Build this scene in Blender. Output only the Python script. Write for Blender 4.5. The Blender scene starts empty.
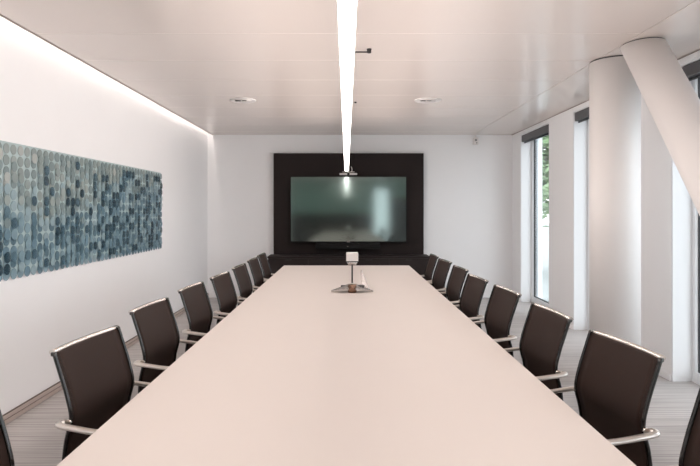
import bpy, bmesh, math, random
from mathutils import Vector, Matrix, noise
random.seed(7)
sc = bpy.context.scene
COL = sc.collection
PI = math.pi
R = math.radians

# ------------------------------------------------------------------ materials
def srgb(r, g, b):
    f = lambda c: (c/255/12.92) if c/255 <= .04045 else ((c/255+.055)/1.055)**2.4
    return (f(r), f(g), f(b), 1)

def mat(name, col, rough=.5, metal=0, spec=.5, noise_amt=0, noise_scale=20, bump=0, bump_scale=200, coat=0):
    m = bpy.data.materials.new(name); m.use_nodes = True
    nt = m.node_tree; b = nt.nodes['Principled BSDF']
    b.inputs['Base Color'].default_value = col
    b.inputs['Roughness'].default_value = rough
    b.inputs['Metallic'].default_value = metal
    b.inputs['Specular IOR Level'].default_value = spec
    b.inputs['Coat Weight'].default_value = coat
    tc = nt.nodes.new('ShaderNodeTexCoord')
    if noise_amt:
        n = nt.nodes.new('ShaderNodeTexNoise'); n.inputs['Scale'].default_value = noise_scale
        n.inputs['Detail'].default_value = 4
        nt.links.new(tc.outputs['Object'], n.inputs['Vector'])
        mx = nt.nodes.new('ShaderNodeMix'); mx.data_type = 'RGBA'
        mx.inputs[6].default_value = tuple(c*(1-noise_amt) for c in col[:3])+(1,)
        mx.inputs[7].default_value = tuple(min(1, c*(1+noise_amt)) for c in col[:3])+(1,)
        nt.links.new(n.outputs['Fac'], mx.inputs[0]); nt.links.new(mx.outputs[2], b.inputs['Base Color'])
    if bump:
        n2 = nt.nodes.new('ShaderNodeTexNoise'); n2.inputs['Scale'].default_value = bump_scale
        nt.links.new(tc.outputs['Object'], n2.inputs['Vector'])
        bp = nt.nodes.new('ShaderNodeBump'); bp.inputs['Strength'].default_value = bump; bp.inputs['Distance'].default_value = .002
        nt.links.new(n2.outputs['Fac'], bp.inputs['Height']); nt.links.new(bp.outputs[0], b.inputs['Normal'])
    return m

def emit(name, col, strength):
    m = bpy.data.materials.new(name); m.use_nodes = True
    nt = m.node_tree; nt.nodes.remove(nt.nodes['Principled BSDF'])
    e = nt.nodes.new('ShaderNodeEmission'); e.inputs[0].default_value = col; e.inputs[1].default_value = strength
    nt.links.new(e.outputs[0], nt.nodes['Material Output'].inputs[0]); return m

def sheer(name, col, fac, rough=.6):
    m = mat(name, col, rough, noise_amt=.15, noise_scale=300, spec=.2)
    nt = m.node_tree; b = nt.nodes['Principled BSDF']
    t = nt.nodes.new('ShaderNodeBsdfTransparent'); mx = nt.nodes.new('ShaderNodeMixShader')
    mx.inputs[0].default_value = fac
    nt.links.new(b.outputs[0], mx.inputs[1]); nt.links.new(t.outputs[0], mx.inputs[2])
    nt.links.new(mx.outputs[0], nt.nodes['Material Output'].inputs[0]); return m

M = {}
M['wall'] = mat('wall_paint', srgb(245, 245, 246), .7, noise_amt=.012, noise_scale=3, bump=.05, bump_scale=400)
M['column'] = mat('column_paint', srgb(234, 230, 228), .45, bump=.04, bump_scale=300)
M['lining'] = mat('white_lacquer', srgb(236, 238, 240), .3)
M['seal'] = mat('dark_seal', srgb(40, 42, 46), .4)
M['frame'] = mat('window_aluminium', srgb(190, 196, 202), .35, .3)
M['ceiling'] = mat('ceiling_metal', srgb(229, 218, 212), .2, noise_amt=.015, noise_scale=1.2, spec=.5)
M['seam'] = mat('ceiling_seam', srgb(236, 230, 226), .5)
M['edge'] = mat('ceiling_edge', srgb(150, 140, 132), .4)
M['groove'] = mat('groove', srgb(84, 72, 66), .6)
M['skirting'] = mat('skirting', srgb(186, 172, 164), .5, noise_amt=.05)
M['table'] = mat('table_laminate', srgb(217, 208, 202), .6, noise_amt=.01, noise_scale=6, spec=.35)
M['table_edge'] = mat('table_edge', srgb(196, 180, 170), .5)
M['dark_metal'] = mat('dark_metal', srgb(60, 58, 58), .4, .6)
M['panel'] = mat('dark_panel', srgb(38, 30, 29), .6, noise_amt=.08, noise_scale=8, spec=.2)
M['cabinet'] = mat('dark_cabinet', srgb(42, 34, 33), .5, noise_amt=.08, noise_scale=8, spec=.25)
M['black'] = mat('black_plastic', srgb(14, 13, 13), .45, noise_amt=.05, spec=.25)
M['gloss_black'] = mat('gloss_black', srgb(20, 18, 18), .12, coat=.3)
M['chrome'] = mat('chrome', srgb(226, 220, 214), .14, 1)
M['alu'] = mat('brushed_aluminium', srgb(214, 208, 202), .28, .9, noise_amt=.03, noise_scale=60)
M['mesh'] = sheer('brown_mesh', srgb(42, 27, 21), .085)
M['seat_mesh'] = sheer('brown_seat_mesh', srgb(38, 29, 27), .05)
M['white_plastic'] = mat('white_plastic', srgb(232, 228, 226), .4)
M['bronze'] = mat('bronze', srgb(150, 118, 100), .25, .9)
M['silver'] = mat('silver', srgb(200, 196, 194), .25, .85)
M['blind'] = mat('blind_grey', srgb(92, 92, 94), .55, noise_amt=.04)
M['ground'] = mat('paving', srgb(158, 163, 164), .8, noise_amt=.1, noise_scale=1)
M['lawn'] = mat('lawn', srgb(120, 150, 96), .9, noise_amt=.3, noise_scale=3)
M['bark'] = mat('bark', srgb(96, 84, 72), .9, noise_amt=.3, noise_scale=8)
M['leaf'] = mat('leaf', srgb(160, 182, 146), .6, noise_amt=.35, noise_scale=1.5)
M['lamp'] = emit('lamp_glow', (1, .92, .88, 1), 4.6)
M['side_fill'] = emit('side_fill_glow', (1, .925, .89, 1), 9.8)  # glow on the lamp's unseen sides, added to brighten the walls
M['lamp_up'] = emit('lamp_up_glow', (1, .92, .88, 1), 4)
M['cove'] = emit('cove_glow', (1, .89, .82, 1), 6.5)

# carpet: ribs running across the room
def carpet():
    m = mat('carpet', srgb(170, 164, 160), .95, spec=.1)
    nt = m.node_tree; b = nt.nodes['Principled BSDF']
    tc = nt.nodes.new('ShaderNodeTexCoord')
    mp = nt.nodes.new('ShaderNodeMapping'); mp.inputs['Scale'].default_value = (.7, 44, 1)
    nt.links.new(tc.outputs['Object'], mp.inputs[0])
    n = nt.nodes.new('ShaderNodeTexNoise'); n.inputs['Scale'].default_value = 1.6; n.inputs['Detail'].default_value = 3
    nt.links.new(mp.outputs[0], n.inputs['Vector'])
    rp = nt.nodes.new('ShaderNodeValToRGB')
    rp.color_ramp.elements[0].position = .35; rp.color_ramp.elements[0].color = srgb(158, 154, 153)
    rp.color_ramp.elements[1].position = .65; rp.color_ramp.elements[1].color = srgb(192, 188, 186)
    nt.links.new(n.outputs['Fac'], rp.inputs[0]); nt.links.new(rp.outputs[0], b.inputs['Base Color'])
    bp = nt.nodes.new('ShaderNodeBump'); bp.inputs['Strength'].default_value = .4; bp.inputs['Distance'].default_value = .003
    nt.links.new(n.outputs['Fac'], bp.inputs['Height']); nt.links.new(bp.outputs[0], b.inputs['Normal'])
    return m
M['carpet'] = carpet()

def glass():
    m = bpy.data.materials.new('window_glass'); m.use_nodes = True
    nt = m.node_tree; nt.nodes.remove(nt.nodes['Principled BSDF'])
    t = nt.nodes.new('ShaderNodeBsdfTransparent'); t.inputs[0].default_value = (.93, .945, .95, 1)
    g = nt.nodes.new('ShaderNodeBsdfGlossy'); g.inputs['Roughness'].default_value = .02
    lw = nt.nodes.new('ShaderNodeLayerWeight'); lw.inputs[0].default_value = .5
    pw = nt.nodes.new('ShaderNodeMath'); pw.operation = 'POWER'; pw.inputs[1].default_value = 5
    ma = nt.nodes.new('ShaderNodeMath'); ma.operation = 'MULTIPLY_ADD'; ma.inputs[1].default_value = .6; ma.inputs[2].default_value = .03
    nt.links.new(lw.outputs['Facing'], pw.inputs[0]); nt.links.new(pw.outputs[0], ma.inputs[0])
    mx = nt.nodes.new('ShaderNodeMixShader')
    nt.links.new(ma.outputs[0], mx.inputs[0]); nt.links.new(t.outputs[0], mx.inputs[1]); nt.links.new(g.outputs[0], mx.inputs[2])
    nt.links.new(mx.outputs[0], nt.nodes['Material Output'].inputs[0]); return m
M['glass'] = glass()

def screen():
    m = mat('screen_glass', (.006, .009, .009, 1), .2)
    nt = m.node_tree; b = nt.nodes['Principled BSDF']
    g = nt.nodes.new('ShaderNodeBsdfGlossy'); g.inputs[0].default_value = (.70, .86, .81, 1); g.inputs['Roughness'].default_value = .085
    mx = nt.nodes.new('ShaderNodeMixShader'); mx.inputs[0].default_value = .25
    nt.links.new(b.outputs[0], mx.inputs[1]); nt.links.new(g.outputs[0], mx.inputs[2])
    nt.links.new(mx.outputs[0], nt.nodes['Material Output'].inputs[0]); return m
M['screen'] = screen()

# ------------------------------------------------------------------ mesh helpers
def box(bm, x0, x1, y0, y1, z0, z1, bev=0, mi=0):
    vs = [bm.verts.new((x, y, z)) for x in (x0, x1) for y in (y0, y1) for z in (z0, z1)]
    F = [(0, 1, 3, 2), (4, 6, 7, 5), (0, 4, 5, 1), (2, 3, 7, 6), (0, 2, 6, 4), (1, 5, 7, 3)]
    fs = [bm.faces.new([vs[i] for i in f]) for f in F]
    for f in fs: f.material_index = mi
    if bev:
        es = list({e for f in fs for e in f.edges})
        r = bmesh.ops.bevel(bm, geom=es, offset=bev, segments=2, affect='EDGES', profile=.5)
        for f in r['faces']: f.material_index = mi

def tube(bm, pts, r, n=10, caps=True, flat=1.0):
    """round tube along pts; r may be a list; flat squeezes the second cross axis"""
    pts = [Vector(p) for p in pts]; N = len(pts)
    rs = r if isinstance(r, (list, tuple)) else [r]*N
    t0 = (pts[1]-pts[0]).normalized()
    ref = Vector((0, 0, 1)) if abs(t0.z) < .9 else Vector((0, 1, 0))
    u = t0.cross(ref).normalized()
    rings = []
    for i, p in enumerate(pts):
        t = (pts[min(i+1, N-1)]-pts[max(i-1, 0)]).normalized()
        u = (u - t*u.dot(t)).normalized(); w = t.cross(u)
        rings.append([bm.verts.new(p + (u*math.cos(a)+w*math.sin(a)*flat)*rs[i]) for a in [2*PI*k/n for k in range(n)]])
    for a, b in zip(rings, rings[1:]):
        for k in range(n):
            f = bm.faces.new((a[k], a[(k+1) % n], b[(k+1) % n], b[k])); f.smooth = True
    if caps:
        bm.faces.new(rings[0][::-1]); bm.faces.new(rings[-1])

def smooth_path(pts, sub=6):
    """Catmull-Rom through pts"""
    P = [Vector(p) for p in pts]; out = []
    for i in range(len(P)-1):
        p0 = P[max(i-1, 0)]; p1 = P[i]; p2 = P[i+1]; p3 = P[min(i+2, len(P)-1)]
        for k in range(sub):
            t = k/sub
            out.append(.5*((2*p1)+(p2-p0)*t+(2*p0-5*p1+4*p2-p3)*t*t+(3*p1-p0-3*p2+p3)*t**3))
    out.append(P[-1]); return out

def lathe(bm, prof, n=24, c=(0, 0, 0), mi=0):
    """prof: (r, z) list bottom to top, around z"""
    c = Vector(c); rings = []
    for r, z in prof:
        rings.append([bm.verts.new(c+Vector((max(r, 1e-4)*math.cos(2*PI*k/n), max(r, 1e-4)*math.sin(2*PI*k/n), z))) for k in range(n)])
    for a, b in zip(rings, rings[1:]):
        for k in range(n):
            f = bm.faces.new((a[k], a[(k+1) % n], b[(k+1) % n], b[k])); f.smooth = True; f.material_index = mi
    f = bm.faces.new(rings[0][::-1]); f.material_index = mi
    f = bm.faces.new(rings[-1]); f.material_index = mi

def prism(bm, poly, d):
    """solid from a planar polygon (3d points) pushed along vector d"""
    d = Vector(d); a = [bm.verts.new(Vector(p)) for p in poly]; b = [bm.verts.new(Vector(p)+d) for p in poly]
    bm.faces.new(a); bm.faces.new(b[::-1]); n = len(a)
    for i in range(n): bm.faces.new((a[i], b[i], b[(i+1) % n], a[(i+1) % n]))

def obj(name, bm, mats, parent=None, autosmooth=False):
    bmesh.ops.recalc_face_normals(bm, faces=bm.faces)
    me = bpy.data.meshes.new(name); bm.to_mesh(me); bm.free()
    for m in (mats if isinstance(mats, (list, tuple)) else [mats]): me.materials.append(m)
    o = bpy.data.objects.new(name, me); COL.objects.link(o)
    if parent: o.parent = parent
    return o

def B(): return bmesh.new()

def tag(o, label, cat, group=None):
    o['label'] = label; o['category'] = cat
    if group: o['group'] = group
    return o

def thing(name, label, cat, loc=(0, 0, 0), rotz=0, group=None):
    o = bpy.data.objects.new(name, None); COL.objects.link(o); o.empty_display_size = .1
    o.location = loc; o.rotation_euler = (0, 0, rotz)
    return tag(o, label, cat, group)

def struct(name, bm, m, parent=None, label=None):
    o = obj(name, bm, m, parent)
    if not parent: o['kind'] = 'structure'
    if label: o['label'] = label
    return o

def simple_box(name, mats, parent, *a, bev=0):
    b = B(); box(b, *a, bev=bev); return obj(name, b, mats, parent)

# ------------------------------------------------------------------ room
CAM_Z = 1.46
H = 2.73                    # ceiling
XL, XR = -2.33, 2.78        # walls
YB, YR = 9.73, -4.6         # back wall behind the screen, rear wall behind the camera
SLOT = -2.24                # edge of the ceiling at the light cove
XS = 2.12                   # ceiling field ends, perimeter strip begins

b = B(); box(b, XL-.3, XR+.35, YR-.3, YB+.3, -.12, 0); struct('floor', b, M['carpet'])
b = B(); box(b, XL-.2, XL, YR-.2, YB+.2, 0, 3.02); struct('wall_left', b, M['wall'])
b = B(); box(b, XL, XR+.35, YB, YB+.2, 0, 3.02); struct('wall_back', b, M['wall'])

# ceiling: metal planks with fine joints, a perimeter strip, the slot's return and its lid
b = B()
ys = [4.16+.742*k for k in range(-12, 9)]
ys = [y for y in ys if YR < y < YB-.1]
edges = [YR]+ys+[YB]
for a, c in zip(edges, edges[1:]):
    box(b, SLOT, XS-.006, a+.003, c-.003, H, H+.03, bev=.003)
box(b, XS, XR+.02, YR, YB, H, H+.03, bev=.002)
for y in ys: box(b, SLOT+.01, XS-.016, y-.006, y+.006, H+.0015, H+.0305, mi=1)
box(b, SLOT, XR+.35, YR, YB, H+.031, H+.06, mi=1)
struct('ceiling', b, [M['ceiling'], M['seam']])
b = B(); box(b, SLOT-.006, SLOT, YR, YB, H-.008, H+.032); struct('trim_1', b, M['edge'])      # edge bead
b = B(); box(b, SLOT+.001, SLOT+.02, YR, YB, H+.061, 3.02); struct('trim_2', b, M['wall'])           # return of the light slot
b = B(); box(b, XL-.2, SLOT+.02, YR, YB+.2, 3.021, 3.05); struct('trim_3', b, M['wall'])        # lid of the light slot

# baseboard left, two-step
b = B(); box(b, XL, XL+.018, YR, YB, .004, .034, bev=.002); box(b, XL, XL+.018, YR, YB, .042, .068, bev=.002); box(b, XL, XL+.01, YR, YB, 0, .074, mi=1)
struct('baseboard_left', b, [M['skirting'], M['groove']])
b = B(); box(b, XL+.03, 2.78, YB-.015, YB, 0, .07, bev=.002); struct('baseboard_back', b, M['wall'])

# right wall: piers between floor-to-ceiling windows
W0, PITCH, WW = 9.27, 2.15, 1.31
wins = [(W0-PITCH*k-WW, W0-PITCH*k) for k in range(6)]
GX = 2.98                   # glass line
b = B()
ends = [YB]+[v for w in wins for v in (w[1], w[0])]+[YR]
for hi, lo in zip(ends[0::2], ends[1::2]):
    box(b, XR, XR+.35, lo, hi, 0, H)
for lo, hi in wins:
    box(b, XR, XR+.35, lo, hi, H-.055, H)
struct('wall_right', b, M['wall'])
b = B()
for hi, lo in zip(ends[0::2], ends[1::2]):
    box(b, XR-.012, XR, lo, hi, 0, .05)
struct('baseboard_right', b, M['wall'])

for i, (lo, hi) in enumerate(wins):
    T = .02
    b = B()                                             # white lining round the opening
    top = H-.055
    box(b, XR+.004, GX+.10, hi-T, hi, 0, top); box(b, XR+.004, GX+.10, lo, lo+T, 0, top)
    box(b, XR+.004, GX+.10, lo+T, hi-T, top-T, top); box(b, GX-.03, GX+.10, lo+T, hi-T, 0, .03)
    w = struct('window_%d' % (i+1), b, M['lining'])
    w['kind'] = 'structure'
    b = B()                                             # frame profile
    fw = .045
    for (a, c) in ((lo+T, lo+T+fw), (hi-T-fw, hi-T)): box(b, GX-.03, GX+.04, a, c, .03, top-T, bev=.004)
    box(b, GX-.03, GX+.04, lo+T+fw, hi-T-fw, .03, .09, bev=.004); box(b, GX-.03, GX+.04, lo+T+fw, hi-T-fw, top-T-.06, top-T, bev=.004)
    obj('window_frame', b, M['lining'], w)
    b = B()                                             # dark gasket
    g0, g1 = lo+T+fw, hi-T-fw; s = .016
    box(b, GX-.006, GX+.016, g0, g0+s, .09, top-T-.06); box(b, GX-.006, GX+.016, g1-s, g1, .09, top-T-.06)
    box(b, GX-.006, GX+.016, g0+s, g1-s, .09, .09+s); box(b, GX-.006, GX+.016, g0+s, g1-s, top-T-.06-s, top-T-.06)
    obj('seal', b, M['seal'], w)
    b = B(); box(b, GX, GX+.01, g0+s, g1-s, .09+s, top-T-.06-s); obj('window_pane', b, M['glass'], w)
    b = B()                                             # outer aluminium sash
    for yy in (g0+s, g1-s-.022): box(b, GX+.03, GX+.05, yy, yy+.022, .09+s, top-T-.06-s)
    obj('outer_sash', b, M['frame'], w)

blind_label = ['dark grey roller blind cassette over the window nearest the screen',
               'dark grey roller blind cassette peeking out left of the upright round column',
               'dark grey roller blind cassette beside the leaning column at the upper right']
for i, (lo, hi) in enumerate(wins[:3]):
    t = thing('roller_blind', blind_label[i], 'blind', (XR+.055, (lo+hi)/2, H-.055-.02-.105), group='roller blinds over the windows')
    L = (hi-lo)/2-.025
    b = B(); box(b, -.045, .045, -L, L, 0, .103, bev=.006); obj('cassette', b, M['blind'], t)
    b = B(); tube(b, [(0, -L+.02, -.012), (0, L-.02, -.012)], .011, 8); obj('bottom_bar', b, M['seal'], t)

# rear wall behind the camera, glazed on the window side
RX0, RX1 = 1.1, 1.75
b = B(); box(b, XL-.2, RX0, YR-.2, YR, 0, 3.02); box(b, RX1, XR+.35, YR-.2, YR, 0, 3.02); box(b, RX0, RX1, YR-.2, YR, 2.4, 3.02)
struct('wall_rear', b, mat('rear_wall_reflection_tint', srgb(158, 192, 182), .7, noise_amt=.03, noise_scale=2))  # unseen wall, coloured teal to tint the screen's reflection
b = B(); box(b, XL+.03, RX0-.05, YR, YR+.03, 0, 1.35); box(b, RX1+.05, XR-.02, YR, YR+.03, 0, 2.0); struct('reflection_boards', b, M['panel'])  # unseen dark boards, added for the dark areas mirrored in the screen
b = B()
box(b, RX0, RX0+.05, YR-.14, YR, 0, 2.4); box(b, RX1-.05, RX1, YR-.14, YR, 0, 2.4); box(b, RX0+.05, RX1-.05, YR-.14, YR, 2.34, 2.4)
w = struct('window_7', b, M['lining'])
b = B(); box(b, RX0+.05, RX1-.05, YR-.1, YR-.09, 0, 2.34); obj('window_pane', b, M['glass'], w)

b = B(); box(b, XR-.006, XR, YR, YB, H-.009, H-.001); struct('trim_6', b, M['edge'])      # shadow line under the ceiling

# columns
b = B(); lathe(b, [(.2, 0), (.2, H-.012), (.192, H-.012), (.192, H)], 64, (2.28, 4.93, 0))
o = struct('round_column', b, M['column'], label='upright round white column in front of the window wall')
b = B()
top = Vector((2.258, 4.43, H)); d = Vector((0, -.79, -1))
rr = .148; n = 64
# cylinder with its axis along d, cut level at floor and ceiling
axis = d.normalized(); u = Vector((1, 0, 0)); v = axis.cross(u).normalized()
ra, rb = [], []
for k in range(n):
    q = u*math.cos(2*PI*k/n)*rr + v*math.sin(2*PI*k/n)*rr
    p = top+q; ra.append(b.verts.new(p+axis*((H-.008-p.z)/axis.z)))
    rb.append(b.verts.new(p+axis*((0-p.z)/axis.z)))
for k in range(n):
    f = b.faces.new((ra[k], ra[(k+1) % n], rb[(k+1) % n], rb[k])); f.smooth = True
b.faces.new(ra[::-1]); b.faces.new(rb)
struct('leaning_column', b, M['column'], label='thick white column leaning towards the camera from the ceiling')
b = B()                                                 # shadow-gap rings where the columns meet the ceiling
lathe(b, [(.194, H-.009), (.194, H)], 48, (2.28, 4.93, 0))
ra = []; rb = []
for k in range(n):
    q = u*math.cos(2*PI*k/n)*.141 + v*math.sin(2*PI*k/n)*.141
    p = top+q; p = p+axis*((H-.008-p.z)/axis.z); ra.append(b.verts.new(p)); rb.append(b.verts.new((p.x, p.y, H)))
for k in range(n): b.faces.new((ra[k], ra[(k+1) % n], rb[(k+1) % n], rb[k]))
struct('trim_5', b, M['seal'])

# ------------------------------------------------------------------ lights
t = thing('pendant_light', 'long thin white linear light hanging over the middle of the table', 'light', (.002, 2.3, 2.02))
L = 5.9
b = B(); box(b, -.02, .02, -L+.002, L-.002, .0605, .072); obj('housing', b, M['white_plastic'], t)
b = B(); box(b, -.026, .026, -L, L, 0, .0598); b.faces.ensure_lookup_table()
for f in b.faces:
    if min(v.co.z for v in f.verts) < .03 < max(v.co.z for v in f.verts): f.material_index = 1  # side faces carry the added wall fill
obj('diffuser', b, [M['lamp'], M['side_fill']], t)
b = B(); box(b, -.018, .018, -L+.01, L-.01, .0725, .075); obj('uplight_strip', b, M['lamp_up'], t)
for yy in (-5.2, -2.0, 1.4, 4.4):
    b = B(); tube(b, [(0, yy, .0755), (0, yy, H-2.02)], .0012, 6); c = obj('cable', b, M['alu'], t)
    b = B(); lathe(b, [(.02, H-2.02-.012), (.02, H-2.02)], 16, (0, yy, 0)); obj('cable_anchor', b, M['white_plastic'], c)

t = thing('cove_light', '', '', (-2.287, 2.5, 2.985)); del t['label']; del t['category']; t['kind'] = 'structure'
b = B(); box(b, -.02, .02, -7.0, 7.2, .006, .028); obj('strip_channel', b, M['white_plastic'], t)
b = B(); box(b, -.016, .016, -6.99, 7.19, 0, .006); obj('strip_diffuser', b, M['cove'], t)

def downlight(x, y, label, flip):
    t = thing('recessed_downlight', label, 'ceiling light', (x, y, H), group='round recessed fittings in the ceiling')
    b = B(); lathe(b, [(.10, -.004), (.145, -.012), (.152, -.008), (.152, 0)], 40); obj('trim_ring', b, M['white_plastic'], t)
    b = B(); lathe(b, [(.0, -.006), (.098, -.004), (.098, -.001)], 32); obj('lens', b, M['seam'], t)
    b = B(); box(b, -.055*flip-.03, -.055*flip+.03, -.02, .0, -.016, -.006, bev=.003); box(b, .02*flip-.03, .02*flip+.02, -.01, .0, -.012, -.006); obj('clip', b, M['dark_metal'], t)
downlight(-1.19, 6.67, 'round white recessed ceiling fitting left of the hanging light', 1)
downlight(.935, 6.67, 'round white recessed ceiling fitting right of the hanging light', 1)

t = thing('ceiling_bracket', 'dark rod with a round end fixed on the ceiling beside the hanging light', 'bracket', (.178, 4.56, H))
b = B(); lathe(b, [(.010, -.034), (.017, -.03), (.017, -.008), (.02, -.006), (.02, 0)], 18); obj('mount', b, M['dark_metal'], t)
b = B(); tube(b, [(-.015, 0, -.024), (-.15, 0, -.024)], .006, 8); obj('rod', b, M['dark_metal'], t)
b = B(); lathe(b, [(.006, -.016), (.014, -.012), (.014, 0)], 16); o = obj('ceiling_sensor', b, M['black'])
o.location = (.105, 6.78, H); tag(o, 'tiny dark dot of a sensor on the ceiling beside the hanging light', 'sensor')

t = thing('wall_sensor', 'small white sensor box high on the back wall under the ceiling', 'sensor', (2.16, YB, 2.62))
b = B(); box(b, -.045, .045, -.05, 0, -.06, .06, bev=.008); obj('body', b, M['white_plastic'], t)
b = B(); tube(b, [(0, -.05, .015), (0, -.058, .015)], .018, 14); obj('lens', b, M['blind'], t)
b = B(); tube(b, [(.012, -.05, -.03), (.012, -.055, -.03)], .010, 12); obj('indicator', b, M['blind'], t)
b = B(); box(b, -.012, .012, -.03, -.006, .06, H-2.62); obj('cable_cover', b, M['white_plastic'], t)

# ------------------------------------------------------------------ screen wall
PY = 9.62
t = thing('media_panel', 'large dark brown panel on the back wall behind the screen', 'wall panel', (.035, YB, 0))
b = B(); box(b, -1.245, 1.245, PY-YB, -.021, 0, 2.41, bev=.004); obj('board', b, M['panel'], t)
t = thing('low_cabinet', 'long low dark brown cabinet below the screen', 'cabinet', (.035, 9.39, 0))
b = B(); box(b, -1.28, 1.28, -.19, .225, .06, .705); obj('carcass', b, M['cabinet'], t)
b = B(); box(b, -1.29, 1.29, -.21, .225, .706, .735, bev=.003); obj('worktop', b, M['cabinet'], t)
b = B(); box(b, -1.24, 1.24, -.15, .2, 0, .06); obj('plinth', b, M['black'], t)
for k in range(4):
    x = -1.275+k*.6375
    b = B(); box(b, x+.003, x+.6345, -.209, -.1905, .07, .70, bev=.002); dd = obj('door', b, M['cabinet'], t)
    b = B(); box(b, x+.27, x+.37, -.218, -.2095, .672, .684, bev=.002); obj('handle', b, M['dark_metal'], dd)

t = thing('television', 'large flat screen with dark glossy display on the brown panel', 'television', (.033, 9.52, 1.478))
HW, HH = .958, .545
b = B(); box(b, -HW, HW, 0, .055, -HH, HH, bev=.004); obj('casing', b, M['black'], t)
b = B(); box(b, -HW+.012, HW-.012, -.0012, -.0002, -HH+.02, HH-.012); obj('display', b, M['screen'], t)
b = B(); box(b, -.35, .35, .0555, PY-9.52, -.25, .25); obj('wall_mount', b, M['dark_metal'], t)
b = B(); box(b, -.022, .022, -.004, -.0015, -HH+.006, -HH+.016); obj('badge', b, M['silver'], t)
t = thing('soundbar', 'slim black soundbar mounted right under the screen', 'soundbar', (.02, 9.55, .872))
b = B(); box(b, -.53, .53, -.07, .069, -.042, .052, bev=.012); obj('body', b, M['black'], t)
b = B(); box(b, -.515, .515, -.072, -.0705, -.033, .043); obj('speaker_grille', b, M['black'], t)
b = B(); box(b, -.01, .01, -.0735, -.0722, -.004, .004); obj('indicator', b, M['silver'], t)
t = thing('video_camera', 'slim silver conference camera bar on top of the screen', 'camera', (.03, 9.53, 2.0235))
b = B(); box(b, -.145, -.012, -.03, .02, .02, .05, bev=.006); box(b, .012, .145, -.03, .02, .02, .05, bev=.006); obj('body', b, M['white_plastic'], t)
b = B(); box(b, -.02, .02, -.034, .024, .012, .056, bev=.006); obj('lens_housing', b, M['black'], t)
b = B(); box(b, -.10, .10, -.025, .03, 0, .012); obj('stand', b, M['dark_metal'], t)
b = B(); box(b, -.10, .10, -.02, .01, .066, .074, bev=.002); box(b, -.015, .015, -.012, .005, .05, .066); obj('top_plate', b, M['alu'], t)
b = B(); tube(b, smooth_path([(.055, 0, .074), (.06, 0, .12), (.045, 0, .16)]), .006, 8); obj('antenna', b, M['alu'], t)

# ------------------------------------------------------------------ table
TZ = .74
t = thing('conference_table', 'very long pale conference table down the middle of the room', 'table', (0, 3.55, 0))
TW, TL = .82, 4.05
b = B(); box(b, -TW, TW, -TL, TL, TZ-.03, TZ, bev=.003); obj('tabletop', b, M['table'], t)
b = B(); box(b, -TW+.06, TW-.06, -TL+.06, TL-.06, TZ-.05, TZ-.0301); obj('underframe', b, M['dark_metal'], t)
for yy in (-3.2, -1.07, 1.07, 3.2):
    b = B(); box(b, -.26, .26, yy-.12, yy+.12, .02, TZ-.0505, bev=.008); box(b, -.32, .32, yy-.2, yy+.2, 0, .02, bev=.004)
    obj('pedestal', b, M['alu'], t)

# white cube on a stem with a star-shaped base
t = thing('microphone_stand', 'white cube on a dark stem rising from a silver star-shaped base on the table', 'microphone', (.05, 5.10, TZ))
b = B(); lathe(b, [(.036, 0), (.039, .004), (.039, .066), (.036, .072)], 28); obj('hub', b, M['bronze'], t)
b = B(); tube(b, [(0, 0, .082), (0, 0, .245)], .0075, 12); obj('stem', b, M['dark_metal'], t)
b = B(); prism(b, [(-.03, -.006, .235), (.03, -.006, .235), (.05, -.006, .271), (-.05, -.006, .271)], (0, .012, 0))
lathe(b, [(.012, .235), (.035, .252), (.05, .271)], 20); obj('cradle', b, M['silver'], t)
b = B(); box(b, -.053, .053, -.04, .04, .272, .352, bev=.006); cube = obj('head', b, M['white_plastic'], t)
b = B(); box(b, -.052, .052, -.042, -.0402, .272, .278); obj('base_strip', b, M['dark_metal'], cube)
for sgn in (-1, 1):
    b = B()
    prism(b, [(sgn*.03, -.05, .03), (sgn*.185, .0, .004), (sgn*.18, .03, .004), (sgn*.03, .12, .05)], (0, 0, .012))
    obj('wing', b, M['silver'], t)
b = B(); prism(b, [(.085, .13, .012), (.155, .13, .012), (.092, .25, .165), (.082, .25, .168)], (0, .014, .006)); obj('fin', b, M['silver'], t)
b = B(); box(b, .05, .11, .06, .10, .02, .055, bev=.006); box(b, -.1, .05, .08, .1, .04, .052); obj('clamp', b, M['dark_metal'], t)

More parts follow.
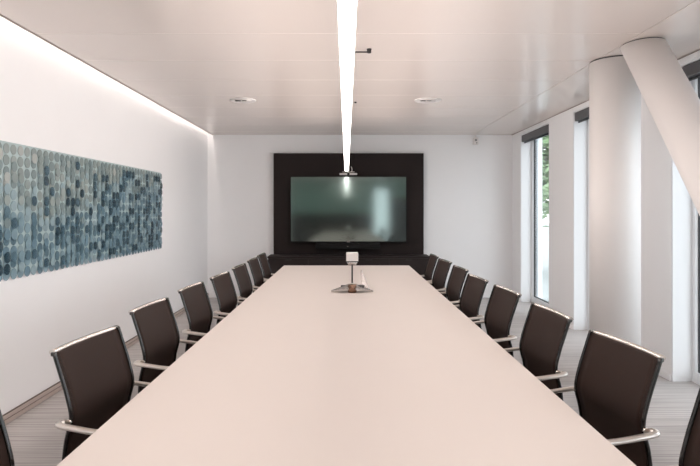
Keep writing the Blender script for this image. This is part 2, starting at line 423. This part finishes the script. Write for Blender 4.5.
# ------------------------------------------------------------------ chairs
def chair(name, label, group):
    t = thing(name, label, 'chair', group=group)
    back_prof = smooth_path([(-.214, 0, .475), (-.236, 0, .55), (-.229, 0, .635), (-.210, 0, .72), (-.226, 0, .80), (-.252, 0, .88), (-.276, 0, .952)], 4)
    seat_prof = smooth_path([(.245, 0, .415), (.23, 0, .448), (.16, 0, .465), (0, 0, .458), (-.12, 0, .45), (-.185, 0, .455), (-.212, 0, .472)], 4)
    def sling(prof, hw, bow, th):
        bm = B(); nv = 10; g = []
        for s in (0, 1):
            rows = []
            for i, p in enumerate(prof):
                tng = (prof[min(i+1, len(prof)-1)]-prof[max(i-1, 0)]).normalized()
                nrm = Vector((-tng.z, 0, tng.x))
                row = []
                for k in range(nv+1):
                    y = -hw+2*hw*k/nv; q = 1-(y/hw)**2
                    row.append(bm.verts.new(p+Vector((0, y, 0))+nrm*(th*s - 0)+Vector((-bow*q if bow > 0 else 0, 0, bow*q if bow < 0 else 0))))
                rows.append(row)
            g.append(rows)
        n = len(prof)
        for s in (0, 1):
            for i in range(n-1):
                for k in range(nv):
                    f = bm.faces.new((g[s][i][k], g[s][i][k+1], g[s][i+1][k+1], g[s][i+1][k])); f.smooth = True
        for i in range(n-1):
            for k in (0, nv): bm.faces.new((g[0][i][k], g[0][i+1][k], g[1][i+1][k], g[1][i][k]))
        for k in range(nv):
            for i in (0, n-1): bm.faces.new((g[0][i][k], g[0][i][k+1], g[1][i][k+1], g[1][i][k]))
        return bm
    HW = .217
    obj('backrest', sling(back_prof, HW, .012, .004), M['mesh'], t)
    obj('seat', sling(seat_prof, HW, -.012, .005), M['seat_mesh'], t)
    for s in (-1, 1):
        bm = B(); tube(bm, [Vector((p.x, s*(HW+.008), p.z)) for p in list(seat_prof)+list(back_prof)[1:]], .0075, 8)
        obj('side_frame', bm, M['gloss_black'], t)
    # top rail: flat polished tube, bowed a little to the back
    bm = B(); pts = [Vector((-.281-.014*(1-(y/.227)**2), y, .953)) for y in [-.227+.0454*k for k in range(11)]]
    tube(bm, pts, .0115, 10, flat=.75); rail = obj('top_rail', bm, M['chrome'], t)
    for s in (-1, 1):
        bm = B(); box(bm, -.286, -.268, s*.222-.008, s*.222+.006, .938, .953, bev=.003); obj('end_cap', bm, M['gloss_black'], rail)
    # arms: aluminium loops that start behind the back and run forward under the table edge
    for s in (-1, 1):
        path = smooth_path([(-.218, s*.222, .706), (-.236, s*.231, .706), (-.243, s*.246, .705), (-.226, s*.258, .703), (-.17, s*.262, .697),
                            (-.09, s*.262, .688), (.06, s*.262, .679), (.16, s*.262, .665), (.195, s*.260, .62), (.19, s*.256, .55), (.16, s*.248, .48), (.10, s*.226, .447)], 5)
        bm = B(); tube(bm, path, [.0085 if i < 4 else .0125 for i in range(len(path))], 10, flat=.8)
        arm = obj('armrest', bm, M['alu'], t)
        bm = B(); tube(bm, [(-.216, s*.221, .706), (-.216, s*.236, .706)], .0115, 12); obj('arm_joint', bm, M['chrome'], arm)
    bm = B(); box(bm, -.10, .10, -.215, .215, .418, .436, bev=.005); obj('seat_beam', bm, M['alu'], t)
    bm = B(); lathe(bm, [(.03, .10), (.03, .24), (.02, .242), (.02, .40), (.045, .402), (.045, .418)], 20); obj('column', bm, M['alu'], t)
    for k in range(5):
        a = 2*PI*k/5+.3
        dx, dy = math.cos(a), math.sin(a)
        bm = B(); tube(bm, [(dx*.02, dy*.02, .115), (dx*.15, dy*.15, .105), (dx*.27, dy*.27, .075)], [.024, .019, .014], 10); leg = obj('leg', bm, M['alu'], t)
        bm = B(); nx, ny = -dy, dx
        for q in (-1, 1):
            c = Vector((dx*.27+nx*.013*q, dy*.27+ny*.013*q, .03))
            tube(bm, [c-Vector((nx, ny, 0))*.009, c+Vector((nx, ny, 0))*.009], .03, 16)
        tube(bm, [(dx*.27, dy*.27, .03), (dx*.27, dy*.27, .08)], .007, 8)
        obj('caster', bm, M['black'], leg)
    return t

def dup(root, label):
    r = root.copy(); COL.objects.link(r); r['label'] = label
    for ch in root.children:
        c = ch.copy(); COL.objects.link(c); c.parent = r
        for g in ch.children:
            q = g.copy(); COL.objects.link(q); q.parent = c
    return r

HD = CAM_Z-.952                       # camera above the top rails
ordw = ['nearest the screen', 'second from the screen', 'third from the screen', 'fourth from the screen', 'fifth from the screen', 'sixth from the screen', 'seventh from the screen', 'eighth from the screen']
left = [(.985, 6.66), (.98, 6.0), (.985, 5.27), (1.0, 4.55), (1.042, 3.87), (1.064, 3.12), (1.033, 2.30), (1.055, 1.44)]
right = [(.99, 6.50), (1.0, 5.84), (1.01, 5.10), (.995, 4.37), (1.03, 3.70), (1.038, 2.93), (1.068, 2.22), (1.06, 1.45)]
G = 'brown mesh armchairs along the conference table'
c0 = None
for side, arr in ((-1, left), (1, right)):
    for i, (xt, y) in enumerate(arr):
        lab = 'brown mesh chair on the %s side of the table, %s' % ('artwork' if side < 0 else 'window', ordw[i])
        if c0 is None:
            c0 = chair('mesh_chair', lab, G); c = c0
        else:
            c = dup(c0, lab)
        turn = -R({(-1, 6): 7, (1, 6): 7, (1, 5): 4, (-1, 0): 1.5, (-1, 1): 2, (-1, 2): 3, (-1, 4): 4, (1, 0): 1, (1, 2): 3.5, (1, 4): 4}.get((side, i), 5.5 + random.uniform(-1, 1)))
        c.rotation_euler = (0, 0, turn if side < 0 else PI-turn)
        cx = xt-.287
        c.location = (side*cx, y+math.sin(turn)*.287*1.0, 0)

# ------------------------------------------------------------------ artwork of overlapping discs
AY0, AY1, AZ0, AZ1 = 2.62, 7.28, .975, 1.965
art = thing('wall_artwork', 'wide wall artwork of overlapping grey and teal discs', 'artwork', (XL, (AY0+AY1)/2, (AZ0+AZ1)/2))
oc = Vector((XL, (AY0+AY1)/2, (AZ0+AZ1)/2))
def disc_mat(i, c, fac):
    return sheer('disc_tint_%d' % i, srgb(*c), fac, .35)
# grey-green family, teal family, dark family
PAL = [(172, 184, 181), (156, 170, 168), (140, 158, 160), (164, 188, 196), (142, 171, 183), (120, 152, 168), (98, 129, 144), (70, 100, 116), (46, 74, 90), (198, 203, 200)]
DM = [disc_mat(i, c, .42) for i, c in enumerate(PAL)]
bk = mat('art_sheet', srgb(166, 184, 186), .4, noise_amt=.06, noise_scale=2)
b = B(); box(b, .008, .012, AY0-oc.y+.035, AY1-oc.y-.05, AZ0-oc.z+.035, AZ1-oc.z-.035); obj('backing_sheet', b, bk, art)
b = B()
for yy in (-1.6, 0, 1.6): box(b, 0, .008, yy-.03, yy+.03, -.3, .3)
obj('wall_rail', b, M['alu'], art)
def disc_geo(bm, c, ry, rz, th, mi, n=18):
    a = [bm.verts.new((c[0], c[1]+ry*math.cos(2*PI*k/n), c[2]+rz*math.sin(2*PI*k/n))) for k in range(n)]
    d = [bm.verts.new((v.co.x+th, v.co.y, v.co.z)) for v in a]
    f = bm.faces.new(a); f.material_index = mi
    f = bm.faces.new(d[::-1]); f.material_index = mi
    for k in range(n):
        f = bm.faces.new((a[k], a[(k+1) % n], d[(k+1) % n], d[k])); f.material_index = mi
discs = []
PY_, PZ_ = .0865, .0785
ncol = int((AY1-AY0)/PY_); nrow = int((AZ1-AZ0)/PZ_)
for layer in (0, 1):
    for c in range(ncol+1):
        y = AY1-.045-c*PY_
        if y < AY0+.03: continue
        yn = (y-AY0)/(AY1-AY0)
        streak = noise.noise(Vector((c*.9, 0, 3.3)))
        for r in range(nrow):
            z = AZ0+.045+r*PZ_+layer*PZ_*.5
            if z > AZ1-.055: continue
            zn = (z-AZ0)/(AZ1-AZ0)
            j = random.random()
            # near end and top: pale grey-green; below and towards the far end: teal and darker
            cool = 1.05*(1-zn)+.70*yn+.35*noise.noise(Vector((y*1.6, z*3, 9)))
            dark = .55*noise.noise(Vector((c*.75, r*.4, 1.7)))+streak*.35+.42*yn+.28*(.6-abs(zn-.35))+random.uniform(-.55, .6)-(.2 if zn > .8 and yn < .6 else 0)
            if layer and j < .42 and dark < .62: continue
            if layer == 0: dark = min(dark, .6)
            if dark > .62: mi = 8 if dark > .86 else 7
            elif dark > .40: mi = 6 if cool > .75 else 2
            elif cool > 1.0: mi = random.choice((4, 4, 5, 3))
            elif cool > .75: mi = random.choice((3, 4, 2, 3))
            elif cool > .5: mi = random.choice((2, 1, 3, 0))
            else: mi = random.choice((0, 1, 1, 9))
            ry = random.choice((.039, .0375, .036)) if layer == 0 else (.038 if mi > 6 else random.choice((.037, .033, .030)))
            x = .0125+layer*.007+.0022*((r+c) % 2)+random.uniform(0, .001)
            discs.append((y, (x, y-oc.y, z-oc.z), ry, ry, mi))
discs = [d for d in discs]
vis = sorted([d for d in discs if d[0] > 3.82], key=lambda d: d[0])[:100]
ids = {id(d) for d in vis}
first = {}
for d in vis:
    key = (d[4],)
    if key not in first:
        bm = B(); disc_geo(bm, (0, 0, 0), d[2], d[3], .0016, 0); o = obj('disc', bm, DM[d[4]], art); first[key] = o
    else:
        o = first[key].copy(); COL.objects.link(o); o.parent = art
    o.location = d[1]
bm = B()
for d in discs:
    if id(d) not in ids: disc_geo(bm, d[1], d[2], d[3], .0016, d[4], 14)
o = obj('disc_field', bm, DM, art); o['kind'] = 'stuff'

# ------------------------------------------------------------------ outside
b = B(); box(b, 3.2, 60, -20, 70, -.32, -.12); struct('ground', b, M['ground'])
def tree(x, y, h, rad, label, nl=2600, seed=1):
    rnd = random.Random(seed)
    t = thing('leafy_tree', label, 'tree', (x, y, -.12), group='trees outside the windows')
    b = B(); tube(b, [(0, 0, 0), (.05, .02, h*.3), (-.04, .05, h*.6), (0, 0, h*.9)], [.16, .13, .09, .03], 10)
    for k in range(7):
        a = 2*PI*k/7+rnd.random(); z = h*(.32+.07*k)
        tube(b, [(0, 0, z), (math.cos(a)*rad*.45, math.sin(a)*rad*.45, z+h*.12), (math.cos(a)*rad*.8, math.sin(a)*rad*.8, z+h*.16)], [.06, .04, .015], 6)
    obj('trunk', b, M['bark'], t)
    b = B()
    blobs = [(rnd.uniform(-.6, .6)*rad, rnd.uniform(-.6, .6)*rad, h*rnd.uniform(.3, .92), rad*rnd.uniform(.35, .6)) for _ in range(20)]
    for _ in range(nl):
        bx, by, bz, br = rnd.choice(blobs)
        v = Vector((rnd.gauss(0, 1), rnd.gauss(0, 1), rnd.gauss(0, 1))).normalized()*br*rnd.uniform(.6, 1.05)
        c = Vector((bx, by, bz))+v
        q = Matrix.Rotation(rnd.uniform(0, 6.28), 3, 'Z') @ Matrix.Rotation(rnd.uniform(-1.2, 1.2), 3, 'X')
        s = rnd.uniform(.10, .19)
        b.faces.new([b.verts.new(c+q @ Vector(p)) for p in ((-s, 0, 0), (0, -s*.5, .02), (s, 0, 0), (0, s*.5, .02))])
    o = obj('foliage', b, M['leaf'], t); o['kind'] = 'stuff'
tree(4.65, 14.6, 6.4, 2.2, 'green leafy tree outside the window nearest the screen', 9000, 4)

wd = bpy.data.worlds.new('sky'); sc.world = wd; wd.use_nodes = True
bg = wd.node_tree.nodes['Background']; bg.inputs[0].default_value = (.93, .965, 1, 1); bg.inputs[1].default_value = 1.2

# ------------------------------------------------------------------ camera
cam = bpy.data.cameras.new('camera'); co = bpy.data.objects.new('camera', cam); COL.objects.link(co)
co.location = (0, 0, CAM_Z); co.rotation_euler = (PI/2, 0, 0)
cam.sensor_width = 36; cam.lens = 36*580/700; cam.shift_x = 3.5/700; cam.shift_y = -22.5/700
cam.clip_start = .05
sc.camera = co
vs = sc.view_settings
vs.view_transform = 'Standard'; vs.look = 'None'; vs.gamma = 1; vs.use_curve_mapping = False
vs.exposure = 1.68
